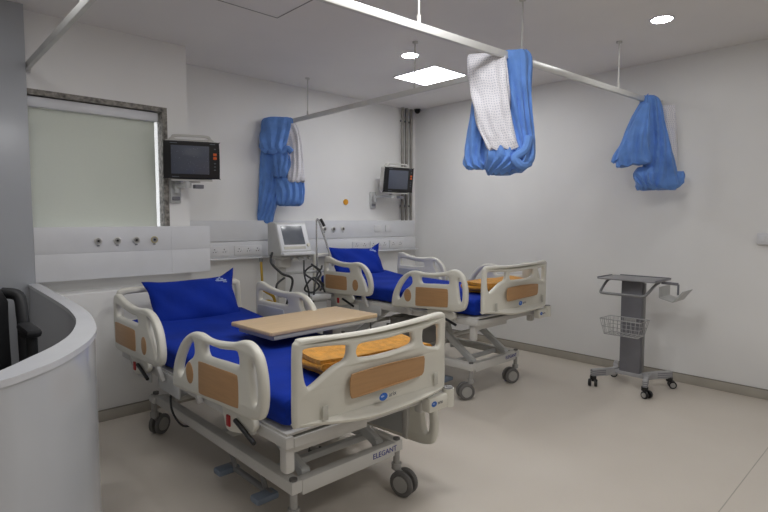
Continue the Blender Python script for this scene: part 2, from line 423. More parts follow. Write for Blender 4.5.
# curtain on the end of the track by the back wall
USH = -.115
o = (2.975, 4.42, 0); rv = rvec(2.975, 4.42)
c = thing('privacy_curtain', 'blue curtain bunched over the track end beside the back wall, behind the front bed', 'curtain', o)
k = B()
bundle(k, (0, 0, 0), rv, [(.01, 2.40, .06, .03, 0), (-.05, 2.38, .14, .06, 0), (-.07, 2.25, .145, .08, -.02), (-.10, 2.13, .13, .085, -.03), (-.10, 2.07, .11, .07, -.03), (-.09, 2.05, .08, .03, -.03)], 4, .22, .2)
k.tube([rv * (-.24 - .115 + .045 * i) + Vector((0, -.09, 2.075 + (.018 if i % 2 else -.018))) for i in range(7)], .030, 10, 5)
bundle(k, (0, 0, 0), rv, [(-.08, 2.2, .11, .03, .03), (-.10, 2.05, .12, .05, .03), (-.12, 1.85, .11, .05, .03), (-.15, 1.62, .095, .045, .02), (-.18, 1.45, .08, .04, .02), (-.185, 1.385, .075, .03, .02)], 5, .35, 1.0, zj=.012)
bundle(k, (0, 0, 0), rv, [(-.03, 2.1, .07, .03, -.04), (-.01, 1.95, .085, .045, -.05), (-.03, 1.82, .06, .03, -.05)], 4, .3, 2.0)
bundle(k, (0, 0, 0), rv, [(.04, 1.90, .09, .03, .0), (.055, 1.80, .13, .06, 0), (.06, 1.66, .14, .07, 0), (.055, 1.57, .13, .06, 0), (.05, 1.545, .10, .03, 0)], 6, .3, .7)
k.build('blue_fabric', 'curtain', c, angle=35)
k = B()
bundle(k, (0, 0, 0), rv, [(.075, 2.34, .055, .02, -.02), (.09, 2.25, .07, .04, -.03), (.11, 2.0, .08, .045, -.03), (.12, 1.80, .082, .04, -.04), (.12, 1.775, .078, .02, -.04)], 4, .3, .9)
k.build('white_netting', 'net', c, angle=70)
# curtain on the end of the long track at the bare wall
USH = .02
o = (4.66, 1.755, 0); rv = rvec(4.66, 1.755)
c = thing('privacy_curtain', 'blue curtain knotted over the track end at the bare wall above the trolley', 'curtain', o)
k = B()
bundle(k, (0, 0, 0), rv, [(-.03, 2.41, .03, .02, -.03), (-.065, 2.28, .06, .035, -.06), (-.105, 2.12, .075, .045, -.07), (-.135, 2.0, .105, .05, -.07), (-.145, 1.93, .115, .045, -.07), (-.14, 1.915, .112, .043, -.07)], 3, .5, .6, slant=.035)
bundle(k, (0, 0, 0), rv, [(-.02, 2.35, .035, .02, -.09), (-.06, 2.15, .075, .035, -.11), (-.09, 1.98, .11, .045, -.11), (-.095, 1.87, .13, .045, -.10), (-.095, 1.855, .128, .043, -.10)], 4, .45, .2, slant=.012)
bundle(k, (0, 0, 0), rv, [(-.005, 2.43, .05, .03, 0), (.015, 2.38, .075, .045, 0), (.045, 2.2, .085, .055, 0), (.08, 2.0, .10, .06, 0), (.10, 1.82, .125, .06, 0), (.09, 1.70, .16, .055, 0), (.085, 1.655, .15, .03, 0)], 5, .4, 1.5)
bundle(k, (0, 0, 0), rv, [(.25, 1.80, .03, .012, .02), (.235, 1.76, .055, .03, .02), (.21, 1.70, .07, .035, .02), (.17, 1.665, .06, .02, .01)], 3, .4, .3)
bundle(k, (0, 0, 0), rv, [(-.0, 1.84, .06, .02, -.05), (-.015, 1.78, .075, .05, -.06), (-.0, 1.70, .07, .05, -.05), (.03, 1.66, .06, .02, -.04)], 4, .4, 2.3)
k.build('blue_fabric', 'curtain', c, angle=35)
k = B()
bundle(k, (0, 0, 0), rv, [(.14, 2.35, .06, .012, .06), (.15, 2.2, .065, .02, .06), (.165, 2.0, .065, .022, .06), (.18, 1.80, .055, .02, .05)], 3, .3, .2)
k.build('white_netting', 'net', c, angle=70)

# ------------------------------------------------------------------ bedhead panels and wall fittings
def outlet(parent, x, y, z, ringmat='alu'):
    k = B(); prof = [(.024, 0), (.026, -.012), (.020, -.016), (.018, -.010)]
    k.loft([[(x + r * math.cos(2 * PI * i / 24), y + d, z + r * math.sin(2 * PI * i / 24)) for i in range(24)] for r, d in prof], cap=True)
    g = k.build('gas_outlet', ringmat, parent)
    k = B()
    k.rod((x, y - .013, z), (x, y - .010, z), .0185, 20); k.build('outlet_collar', 'hub', g)
    B().rod((x, y - .019, z), (x, y - .010, z), .008, 12).build('outlet_socket', 'black', g)
    B().box((x, y - .004, z - .034), (.016, .003, .006)).build('outlet_mark', 'textgrey', g)
mp = thing('medical_gas_panel', 'wide white medical gas panel below the window with four round outlets', 'wall panel', (1.31, YG, 0))
k = B(); k.span((-.604, .0005, 1.169), (.61, .098, 1.351), .0015); k.span((-.604, .001, .984), (.61, .098, 1.1688), .0015); k.build('panel_body', 'panel', mp)
for i, (x, m_) in enumerate(((1.089, 'alu'), (1.215, 'alu'), (1.346, 'alu'), (1.476, 'palegold'))): outlet(mp, x - 1.31, 0, 1.252, m_)
B().span((-.602 + .9, -.0008, .99), (-.601 + .9, .001, 1.345)).build('panel_joint', 'panel', mp)
mp2 = thing('medical_gas_panel', 'long white bedhead panel on the back wall with sockets and three gas outlets', 'wall panel', (3.4, 4.57, 0))
k = B(); k.span((-1.59, .015, 1.20), (1.47, .079, 1.395), .005); k.span((-1.59, 0, 1.045), (1.47, .079, 1.196), .006); k.span((-1.59, -.012, 1.028), (1.50, .079, 1.044), .004)
k.build('panel_body', 'panel', mp2)
for x in (3.444, 3.566, 3.699): outlet(mp2, x - 3.4, .015, 1.302)
for x in (4.225, 4.40):
    f = B().box((x - 3.4, .010, 1.30), (.10, .012, .075), .004).build('blank_plate', 'switchgrey', mp2)
for x in (2.0,):
    pass
def socket(x, n, label, wd):
    t = thing('wall_socket', label, 'socket', (x, 4.569, 1.112), group='white power sockets on the bedhead panel')
    B().box((0, -.005, 0), (wd, .011, .092), .004).build('face_plate', 'switchgrey', t)
    k = B(); q = B()
    for i in range(n):
        cx = (i - (n - 1) / 2) * wd / n
        for dx, dz, r in ((0, .016, .0055), (-.012, -.008, .0045), (.012, -.008, .0045)): k.rod((cx + dx, -.0118, dz), (cx + dx, -.009, dz), r, 10)
        q.box((cx + (.028 if n > 2 else .03), -.0125, .004), (.012, .005, .022), .002)
    k.build_each('pin_hole', 'dot', t); q.build_each('rocker_switch', 'panel', t)
socket(2.225, 2, 'twin power socket nearest the window panel end', .19)
socket(2.52, 3, 'triple power socket beside the ventilator, behind the front bed', .29)
socket(3.94, 2, 'power socket above the far bed pillow, nearest the gas outlets', .235)
socket(4.228, 3, 'power socket above the far bed pillow, middle one of three', .27)
socket(4.52, 2, 'power socket above the far bed, nearest the room corner', .235)
yb = thing('call_button', 'round amber button on the white back wall above the gas outlets', 'button', (3.795, YB, 1.603))
B().rod((0, 0, 0), (0, -.012, 0), .032, 24).build('button_base', 'amber', yb); B().rod((0, -.012, 0), (0, -.018, 0), .018, 20).build('button_cap', 'amber', yb)
for i, x in enumerate((4.682, 4.752, 4.832)):
    t = thing('wall_pipe', ['vertical grey pipe in the room corner, nearest the wall monitor', 'middle vertical grey pipe in the room corner', 'vertical grey pipe closest to the room corner'][i], 'pipe', (x, 4.62, 1.395), group='vertical pipes in the corner')
    B().rod((0, 0, 0), (0, 0, H - 1.395), .018, 14).build('pipe', mat('pipe grey %d' % i, (150, 146, 140), .4, .3, var=.1), t)
    for z in (.18, .62, 1.22):
        B().box((0, .012, z), (.046, .036, .02), .004).build('clamp', 'greymetal', t)
sw = thing('wall_switch', 'white wall box mounted on the bare wall beyond the trolley', 'switch', (XR, .945, 1.255))
B().box((-.018, -.02, 0), (.036, .12, .088), .006).build('switch_box', 'switchgrey', sw)
for i in (-1, 1): B().box((-.038, -.02 + i * .026, 0), (.006, .034, .05), .003).build('rocker', 'panel', sw)
cd = thing('conduit', 'thin white conduit running down the wall behind the front bed headboard', 'conduit', (1.85, YB - .09, .0))
k = B(); k.span((-.02, .0, .08), (.02, .088, 1.03), .004); k.build('cover', 'panel', cd)

# ------------------------------------------------------------------ patient monitors
def monitor(loc, rz, tilt, wall_y, label, arm):
    t = thing('patient_monitor', label, 'monitor', loc, group='wall mounted patient monitors')
    Rm = Matrix.Rotation(rz, 4, 'Z') @ Matrix.Rotation(tilt, 4, 'X')
    def put(o, par): o.matrix_basis = Rm; return o
    k = B(); k.box((0, .055, 0), (.39, .10, .285), .02, None, 3); k.box((0, .12, -.0), (.33, .06, .22), .02)
    hs = put(k.build('housing', 'whitemetal', t), t)
    k = B(); k.plate([(-.15, .13), (-.145, .165), (-.12, .185), (.0, .187), (.12, .185), (.145, .165), (.15, .13)], [[(-.11, .152), (-.10, .168), (.0, .170), (.10, .168), (.11, .152)]], .06, .004, lambda a, b, c: (a, .06 + c, b), 3)
    k.build('carry_handle', 'whitemetal', hs)
    k = B(); k.plate([(-.205, -.135), (-.205, .0), (-.20, .132), (-.195, .14), (0, .142), (.195, .14), (.20, .132), (.205, .0), (.205, -.135), (.198, -.142), (0, -.144), (-.198, -.142)], [], .024, .007, lambda a, b, c: (a, -.004 + c, b), 2)
    bz = k.build('bezel', 'black', hs)
    B().box((-.012, -.0165, .002), (.275, .004, .215), .001).build('screen', 'screen', bz)
    for dz in (.048, .020): B().box((.168, -.017, dz), (.026, .006, .020), .003).build('orange_button', 'orangebtn', bz)
    k = B()
    for dz in (-.02, -.045, -.07, .09): k.box((.168, -.0165, dz), (.014, .004, .008), .001)
    k.build_each('bezel_button', 'textgrey', bz)
    k = B(); k.box((-.13, -.0165, .126), (.05, .003, .006)); k.box((.15, -.0165, .126), (.04, .003, .006)); k.box((-.12, -.0165, -.128), (.05, .003, .006)); k.build_each('bezel_mark', 'textgrey', bz)
    k = B(); k.box((-.18, .07, 0), (.012, .07, .16), .003); k.build('side_ports', 'darkgrey', hs)
    # bracket: tray under the housing, arm back to the wall plate
    br = B(); br.box((0, .05, -.155), (.30, .12, .014), .004); br.box((.0, .05, -.168), (.12, .09, .02), .004)
    br = put(br.build('tray', 'whitemetal', t), t)
    dy = wall_y - loc[1]; ax = arm
    k = B(); k.bar((ax * .2, .06, -.185), (ax, dy - .03, -.20), .05, .03, .006); k.rod((ax * .2, .06, -.21), (ax * .2, .06, -.16), .026, 14)
    k.box((ax, dy - .012, -.23), (.085, .024, .19), .006); k.rod((ax, dy - .05, -.25), (ax, dy - .05, -.17), .022, 14); k.box((ax, dy - .04, -.2), (.05, .05, .04), .006)
    am = k.build('wall_bracket', 'plasticgrey', t)
    k = B(); k.box((ax + .0, dy - .026, -.29), (.06, .012, .03), .003); k.box((.06, .03, -.20), (.07, .05, .03), .004); k.build_each('bracket_clip', 'darkgrey', am)
monitor((1.738, 3.99, 1.86), R(-21), R(11), YW, 'black-screened patient monitor on the wall beside the window blind', -.055)
monitor((4.36, 4.37, 1.865), R(-9), R(8), YB, 'black-screened patient monitor on the back wall by the corner pipes', -.16)

# ------------------------------------------------------------------ hospital beds
def castor(parent, x, y, top, ang, name='castor', rad=.066, wm='rubber', hm='hub'):
    k = B(); k.rod((x, y, rad * 2 + .012), (x, y, top), .017, 14); k.rod((x, y, rad * 2 - .005), (x, y, rad * 2 + .025), .026, 16)
    ca, sa = math.cos(ang), math.sin(ang)
    cx, cy = x + ca * .045 * rad / .066, y + sa * .045 * rad / .066
    k.bar((x, y, rad * 2 - .004), (cx, cy, rad + .02), .022, .03, .004)
    b = k.build(name, 'hub' if wm != 'black' else 'black', parent)
    nx, ny = -sa, ca
    for sgn in (-1, 1):
        a0, a1 = sgn * .012, sgn * .036
        q = B(); prof = [(.35, a0), (.9, a0), (1.0, a0 + sgn * .006), (1.0, a1 - sgn * .006), (.88, a1), (.70, a1), (.62, a1 - sgn * .006), (.12, a1 - sgn * .002)]
        q.loft([[(cx + nx * w + ca * r * rad * math.cos(2 * PI * i / 28), cy + ny * w + sa * r * rad * math.cos(2 * PI * i / 28), rad + r * rad * math.sin(2 * PI * i / 28)) for i in range(28)] for r, w in prof])
        wh = q.build('wheel', wm, b)
        q = B(); q.rod((cx + nx * (a1 - sgn * .008), cy + ny * (a1 - sgn * .008), rad), (cx + nx * (a1 + sgn * .001), cy + ny * (a1 + sgn * .001), rad), rad * .64, 24)
        q.build('hub_cap', hm, b)
    return b

FB_OUT = [(1.150, .58), (1.150, .75), (1.153, .885), (1.166, .914), (1.20, .926), (1.40, .914), (1.60, .91), (1.81, .917), (1.97, .927), (2.04, .931), (2.070, .92), (2.078, .89), (2.075, .75), (2.075, .56), (2.055, .525), (1.93, .505), (1.75, .495), (1.55, .50), (1.40, .522), (1.25, .55), (1.17, .562)]
FB_H = [[(1.195, .86), (1.22, .88), (1.405, .864), (1.43, .845), (1.415, .80), (1.345, .778), (1.24, .724), (1.212, .728), (1.197, .78)],
        [(1.48, .838), (1.51, .855), (1.66, .853), (1.81, .860), (1.834, .838), (1.822, .80), (1.66, .787), (1.51, .792), (1.48, .808)],
        [(1.905, .85), (1.93, .862), (2.02, .872), (2.03, .82), (2.028, .765), (2.0, .757), (1.915, .785)]]
FB_W = [(1.434, .70), (1.44, .722), (1.465, .733), (1.66, .738), (1.885, .731), (1.909, .722), (1.912, .70), (1.906, .655), (1.895, .64), (1.87, .634), (1.65, .626), (1.465, .622), (1.440, .630), (1.434, .65)]
RF_OUT = [(2.659, .568), (2.642, .664), (2.596, .744), (2.525, .818), (2.428, .867), (2.338, .879), (2.253, .869), (2.172, .870), (2.021, .888), (1.939, .910), (1.884, .914), (1.831, .895), (1.791, .853), (1.767, .777), (1.765, .691), (1.790, .625), (1.851, .600), (1.928, .592), (2.133, .585), (2.413, .570), (2.608, .556)]
RF_H = [[(2.575, .66), (2.553, .71), (2.510, .765), (2.446, .822), (2.405, .832), (2.387, .79), (2.41, .755), (2.484, .71), (2.53, .65), (2.56, .635)],
        [(2.287, .825), (2.26, .838), (2.122, .840), (1.99, .856), (1.962, .842), (1.958, .815), (1.972, .798), (2.11, .79), (2.25, .783), (2.283, .797)],
        [(1.868, .82), (1.85, .845), (1.828, .825), (1.815, .75), (1.818, .69), (1.833, .670), (1.848, .69), (1.86, .75)]]
RF_W = [(2.335, .735), (2.318, .750), (2.15, .756), (1.985, .762), (1.962, .748), (1.958, .69), (1.962, .632), (1.985, .62), (2.15, .609), (2.318, .597), (2.338, .612), (2.338, .67)]
def hz(p): return (p[0] * .963, 1.4 - (1.4 - p[1]) * .963)
RH_OUT = [hz(p) for p in [(3.722, .60), (3.728, .735), (3.722, .86), (3.700, .908), (3.648, .918), (3.514, .886), (3.38, .872), (3.262, .874), (3.144, .884), (3.037, .857), (2.954, .789), (2.918, .69), (2.925, .622), (2.96, .585), (3.05, .573), (3.25, .565), (3.45, .558), (3.65, .552), (3.705, .562)]]
RH_H = [[hz(p) for p in [(3.675, .825), (3.65, .852), (3.50, .836), (3.38, .824), (3.29, .824), (3.268, .805), (3.276, .777), (3.45, .772), (3.64, .773), (3.673, .785)]],
        [hz(p) for p in [(3.115, .825), (3.10, .842), (3.05, .812), (3.0, .75), (2.972, .68), (2.975, .632), (2.995, .628), (3.012, .66), (3.05, .72), (3.10, .775)]]]
RH_W = [hz(p) for p in [(3.685, .72), (3.668, .738), (3.50, .739), (3.335, .738), (3.313, .722), (3.307, .67), (3.309, .622), (3.33, .605), (3.50, .602), (3.665, .602), (3.685, .618), (3.688, .67)]]
X0, Y0 = 1.55, 2.72                        # centre of the first bed on the floor
BOW = .045
def fbx(p):                                  # footboard outline laid onto its bowed surface
    x = p[0] * .9657 - X0
    for _ in range(6):
        f = (1.69 - BOW * (1 - (x / .455) ** 2)) / 1.75
        x = p[0] * f - X0
    return (x, 1.4 - (1.4 - p[1]) * f)
def ell(cx, cy, rx, ry, n=20): return [(cx + rx * math.cos(2 * PI * i / n), cy + ry * math.sin(2 * PI * i / n)) for i in range(n)]

def side_rail(t, lift, side, end, dz=0.0, dx=0.0, sc=1.0):
    out, holes, wood = (RF_OUT, RF_H, RF_W) if end == 'foot' else (RH_OUT, RH_H, RH_W)
    sx = side * (.505 + dx)
    ye = 1.765 if end == 'foot' else 2.81
    ry = lambda y: ye + (y - ye) * sc                        # rails keep their foot end
    sh = lambda p: (ry(p[0]) - Y0, p[1] + lift + dz)
    k = B(); k.plate([sh(p) for p in out], [[sh(p) for p in h_] for h_ in holes], .040, (.018 if end == 'foot' else .0125), lambda a, b, c: (sx + c, a, b), 4)
    # thicker rounded tube around the rim
    rail = k.build('side_rail', 'plastic', t, angle=50)
    ox = sx + side * .0195
    B().plate([sh(p) for p in wood], [], .006, .002, lambda a, b, c: (ox + c, a, b), 3).build('wood_panel', 'wood', rail)
    cy, cz = (2.437, .672) if end == 'foot' else hz((3.167, .667))
    dsc = ell(ry(cy) - Y0, cz + lift + dz, .040, .052)
    B().plate(dsc, [], .006, .002, lambda a, b, c: (ox + c, a, b), 1).build('wood_disc', 'wood', rail)
    ix = sx - side * .0195
    B().plate([sh(p) for p in wood], [], .010, .003, lambda a, b, c: (ix + c, a, b), 3).build('inner_panel', 'plasticgrey', rail)
    # hinge arms, latch with red handle, gas spring
    y_a, y_b = (ry(2.50), ry(1.98)) if end == 'foot' else (ry(3.45), ry(2.98))
    for yy in (y_a, y_b):
        B().bar((side * .485, yy - Y0, .60 + lift + dz), (side * .46, yy - Y0 - .03, .50 + lift), .022, .036, .004, (0, 1, 0)).build('hinge_arm', 'whitemetal', rail)
    ly = 2.10 if end == 'foot' else 3.30
    k = B(); k.plate([(ly - Y0 + .07, .60 + lift), (ly - Y0 - .16, .59 + lift), (ly - Y0 - .20, .54 + lift), (ly - Y0 - .12, .50 + lift), (ly - Y0 + .02, .47 + lift), (ly - Y0 + .06, .50 + lift)], [], .03, .008, lambda a, b, c: (side * .475 + c, a, b), 3)
    lt = k.build('latch_cover', 'plastic', t)
    B().box((side * .493, ly - Y0 + .015, .52 + lift), (.010, .03, .05), .003).build('release_handle', 'red', lt)
    B().rod((side * .50, ly - Y0 - .06, .545 + lift), (side * .50, ly - Y0 - .22, .492 + lift), .010, 12).build('gas_spring', 'black', lt)

def ellogo(t, mapf, scale):
    B().plate(ell(-.028 * scale, 0, .024 * scale, .017 * scale), [], .0012, .0004, mapf, 1).build('logo_oval', 'logoblue', t)
    B().plate(ell(-.034 * scale, .003 * scale, .010 * scale, .004 * scale), [], .0012, .0004, lambda a, b, c: Vector(mapf(a, b, c + .0006)), 1).build('logo_swoosh', 'print', t)
    B().text('arix', .030 * scale, lambda a, b, c: mapf(a + .028 * scale, b, c), .0005).build('logo_lettering', 'textgrey', t)

def hospital_bed(loc, lift, label, low_foot_right, swivel, sc=1.0):
    t = thing('hospital_bed', label, 'bed', loc, group='adjustable hospital beds')
    zb = .255
    # wheeled base
    k = B(); bx0, bx1, y0, y1 = -.345, .325, -.875, .68
    k.span((bx0, y0, zb - .03), (bx0 + .055, y1, zb + .025), .004); k.span((bx1 - .055, y0, zb - .03), (bx1, y1, zb + .025), .004)
    k.span((bx0 + .055, y0, zb - .045), (bx1 - .055, y0 + .05, zb + .022), .004); k.span((bx0 + .055, y1 - .05, zb - .03), (bx1 - .055, y1, zb + .022), .004)
    k.span((bx0 + .055, -.14, zb - .025), (bx1 - .055, -.09, zb + .015), .004)
    base = k.build('base_frame', 'whitemetal', t)
    for x in (bx0 + .022, bx1 - .022):
        for y in (y0 + .022, y1 + .055): B().rod((x, y, zb + .016), (x, y, zb + .034), .018, 14).build('corner_cap', 'rubber', base)
    for x in (bx0 + .008, bx1 - .008):
        B().box((x, y1 + .035, zb - .005), (.05, .09, .045), .01).build('castor_bracket', 'whitemetal', base)
    B().span((bx0 + .055, y0 + .20, zb - .02), (bx1 - .055, y0 + .235, zb + .012), .004).build('cross_bar', 'plasticgrey', base)
    B().text('ELEGANT', .038, lambda a, b, c: (.20 + a, y0 - .001 - c, zb - .006 + b), .0006).build('lettering', 'textblue', base)
    for x, y, a in ((bx0 + .022, y0 + .022, swivel[0]), (bx1 - .022, y0 + .022, swivel[1]), (bx0 + .008, y1 + .055, swivel[2]), (bx1 - .008, y1 + .055, R(75))):
        castor(t, x, y, zb + .02, a)
    # foot pedal bar under the side
    px_ = bx0 + .07
    k = B(); k.rod((bx0 + .03, -.24, zb), (px_, -.24, .11), .012); k.rod((bx0 + .03, -.54, zb), (px_, -.54, .11), .012); k.rod((px_, -.18, .10), (px_, -.60, .10), .016)
    pb = k.build('pedal_bar', 'greymetal', t)
    for y in (-.20, -.58): B().box((px_ - .03, y, .095), (.12, .075, .034), .012).build('foot_pedal', 'pedal', pb)
    # lifting arms, cross tubes, actuators
    fz = .47 + lift
    for ya, yb_ in ((-.80, -.34), (.62, .16)):
        for x in (-.235, .215):
            k = B(); k.bar((x, ya, zb + .02), (x, yb_, fz), .03, .055, .005); k.rod((x - .022, ya, zb + .02), (x + .022, ya, zb + .02), .022, 14); k.rod((x - .022, yb_, fz), (x + .022, yb_, fz), .026, 14)
            k.build('lift_arm', 'plasticgrey', t)
        k = B(); ym = ya * .45 + yb_ * .55; k.rod((-.235, ym, zb * .45 + fz * .55), (.215, ym, zb * .45 + fz * .55), .018, 12); k.build('cross_tube', 'whitemetal', t)
        k = B(); k.rod((-.01, yb_, fz - .04), (-.01, ya + (.38 if ya < 0 else -.30), zb + .03), .024, 14); k.box((-.01, yb_ + (.05 if ya < 0 else -.05), fz - .045), (.09, .16, .075), .015); k.build('actuator', 'plasticgrey', t)
    k = B(); k.box((-.01, .0, zb + .10 + lift * .4), (.36, .42, .15 + lift * .6), .03); k.build('drive_cover', 'hub', t)
    k = B(); k.box((-.30, -.36, fz + .0), (.10, .09, .10), .03); k.build('motor', 'darkgrey', t)
    # mattress platform
    k = B()
    for sx in (-.425, .425): k.box((sx, 0, .518 + lift), (.04, 1.98, .05), .008)
    for y in (-.97, -.5, -.05, .4, .97): k.box((0, y, .512 + lift), (.81, .04, .04), .004)
    k.box((0, 0, .548 + lift), (.87, 1.96, .012), .003)
    pf = k.build('bed_frame', 'whitemetal', t)
    k = B(); k.box((-.20, -.93, .492 + lift), (.44, .035, .085), .006); k.box((-.405, -.935, .445 + lift), (.045, .05, .14), .01); k.build('foot_bracket', 'whitemetal', pf)
    k = B(); k.box((.40, -.93, .47 + lift), (.05, .05, .10), .01); k.build('foot_bracket', 'whitemetal', pf)
    for yy in (.62, .20): 
        k = B(); k.box((-.44, yy, .478 + lift), (.012, .30, .09), .004); k.build('side_plate', 'plasticgrey', pf)
    # mattress under its blue sheet
    k = B(); n = 28; secs = []
    ys = [-.955, -.95, -.935] + [-.92 + i * (1.84 / n) for i in range(n + 1)] + [.935, .95, .955]
    for y in ys:
        e = min(1, max(0, (.957 - abs(y)) / .03)); e = math.sqrt(e)
        top = .70 + lift + max(0, y - .25) ** 2 * .10 + .004 * math.sin(y * 9)
        bot = .556 + lift; hh = (top - bot) / 2; mid = (top + bot) / 2; sec = []
        for i in range(48):
            a = 2 * PI * i / 48; ca, sa = math.cos(a), math.sin(a)
            q = 7.0; r = (abs(ca) ** q + abs(sa) ** q) ** (-1 / q)
            sec.append((.432 * r * ca * (.975 + .025 * e) + .003 * math.sin(y * 23 + i), y, mid + (hh * r * sa) * (.80 + .20 * e) + (.003 * math.sin(y * 14 + ca * 5) if sa > .2 else 0)))
        secs.append(sec)
    k.loft(secs); k.build('mattress', 'blue', t, angle=60)
    # headboard
    yh = 1.045
    k = B(); hb = lambda p: (p[0], p[1] + lift)
    k.plate([hb(p) for p in [(-.455, .60), (-.455, .75), (-.45, .905), (-.43, .935), (-.38, .945), (-.2, .945), (0, .945), (.2, .945), (.38, .945), (.43, .935), (.45, .905), (.455, .75), (.455, .60), (.44, .575), (.2, .57), (0, .57), (-.2, .57), (-.44, .575)]],
            [[hb(p) for p in [(-.40, .74), (-.41, .80), (-.405, .88), (-.385, .90), (-.2, .903), (0, .903), (.2, .903), (.385, .90), (.405, .88), (.41, .80), (.40, .74), (.375, .725), (.2, .72), (0, .72), (-.2, .72), (-.375, .725)]]], .038, .016, lambda a, b, c: (a, yh + c, b), 3)
    k.build('headboard', 'plastic', t, angle=50)
    # footboard, bowed outwards
    yf = -1.03
    bow = lambda x: BOW * (1 - (x / .455) ** 2)
    up = lambda p: (fbx(p)[0], fbx(p)[1] + lift)
    mapf = lambda a, b, c: (a, yf - bow(a) + c, b)
    k = B(); k.plate([up(p) for p in FB_OUT], [[up(p) for p in h_] for h_ in FB_H], .036, .015, mapf, 5)
    fb = k.build('footboard', 'plastic', t, angle=50)
    B().plate([up(p) for p in FB_W], [], .006, .002, lambda a, b, c: (a, yf - bow(a) - .018 + c, b), 5).build('wood_panel', 'wood', fb)
    for x in (1.30, 2.0):
        xx, zz = up((x, .595)); 
        B().box((xx, yf - bow(xx) - .0178, zz), (.028, .002, .06), .0008).build('grip_slot', 'slot', fb)  # flat plate in a darker tone, imitating the shade of a recess
    xl, zl = up((1.662, .588))
    lm = lambda a, b, c: (xl + a, yf - bow(xl + a) - .0185 - c, zl + b + .02 * a)
    ellogo(fb, lm, 1.0)
    # buffer bracket at the foot corner with a second logo
    k = B(); k.box((.40, -1.035, .500 + lift), (.16, .055, .075), .012); k.rod((.478, -1.045, .465 + lift), (.478, -1.045, .555 + lift), .030, 20)
    cb = k.build('corner_buffer', 'plastic', t)
    k = B(); k.rod((.478, -1.045, .55 + lift), (.478, -1.045, .561 + lift), .026, 20); k.build('buffer_cap', 'greymetal', cb)
    ellogo(cb, lambda a, b, c: (.375 + a, -1.0635 - c, .505 + lift + b), .8)
    # side rails
    side_rail(t, lift, -1, 'foot', sc=sc); side_rail(t, lift, -1, 'head', sc=sc); side_rail(t, lift, 1, 'head', sc=sc)
    if low_foot_right: side_rail(t, lift, 1, 'foot', dz=-.40, dx=.0)
    else: side_rail(t, lift, 1, 'foot', sc=sc)
    # hand cable under the platform
    k = B(); k.tube([(-.40, .25, .50 + lift), (-.44, .18, .36), (-.36, .22, .22), (-.20, .35, .16), (-.1, .6, .02)], .006, 8, 6); k.build('power_cable', 'cable', t)
    return t
hospital_bed((X0, Y0, 0), 0.0, 'front hospital bed under the overbed table, with blue mattress and tan wood panels', True, (R(-100), R(-78), R(28)))
hospital_bed((X0 + 2.05, Y0 + .61, 0), .115, 'raised far hospital bed near the bare wall, seen beyond the overbed table', False, (R(150), R(155), R(28)), .89)

# ------------------------------------------------------------------ pillows
def pillow(loc, rot, W, Hh, label):
    t = thing('pillow', label, 'pillow', loc, group='royal blue pillows')
    k = B(); nu, nv = 34, 22; T = .075
    def pt(i, j, sgn):
        u = -1 + 2 * i / nu; v = -1 + 2 * j / nv
        f = max(0, (1 - abs(u) ** 3.0)) ** .55 * max(0, (1 - abs(v) ** 3.0)) ** .55
        cx = 1 - .07 * (1 - v * v) ** 1 * abs(u) ** 3 + .03 * (abs(u * v)) ** 4
        cz = 1 - .09 * (1 - u * u) ** 1 * abs(v) ** 3 + .05 * (abs(u * v)) ** 4
        wr = .006 * math.sin(7 * u + 5 * v) * f + .010 * math.sin(18 * (u + .4 * v)) * (abs(u) ** 4) * .6
        er = max(0, u - .72) * max(0, v - .6) * 1.5
        cz += er; wr -= er * .25
        return (W / 2 * u * cx, sgn * (T * f) + wr + .0015 * sgn, Hh / 2 * v * cz)
    for sgn in (-1, 1):
        g = [[k.bm.verts.new(pt(i, j, sgn)) for j in range(nv + 1)] for i in range(nu + 1)]
        for i in range(nu):
            for j in range(nv): k.bm.faces.new((g[i][j], g[i + 1][j], g[i + 1][j + 1], g[i][j + 1]))
    bmesh.ops.remove_doubles(k.bm, verts=k.bm.verts, dist=.004)
    o = k.build('pillowcase', 'bluepillow', t, angle=80); o.rotation_euler = rot
    k = B(); px, pz = W / 2 * .62, Hh / 2 * .66
    for a, b, w_, h_ in ((0, 0, .085, .010), (.03, -.013, .03, .007), (-.02, .013, .022, .008), (-.004, .024, .014, .008), (.012, .014, .02, .008)):
        k.box((px + a, -.050 + b * .1, pz + b), (w_, .012, h_), .002)
    pr_ = k.build('printed_mark', 'print', o)
    return t
pillow((X0 + .02, 3.60, .826), (R(-30), R(-1), R(-1)), .64, .36, 'blue pillow propped against the headboard of the front bed')
pillow((X0 + 2.05 - .0, 4.21, .95), (R(-30), R(2), R(-3)), .66, .36, 'blue pillow propped against the headboard of the far bed')

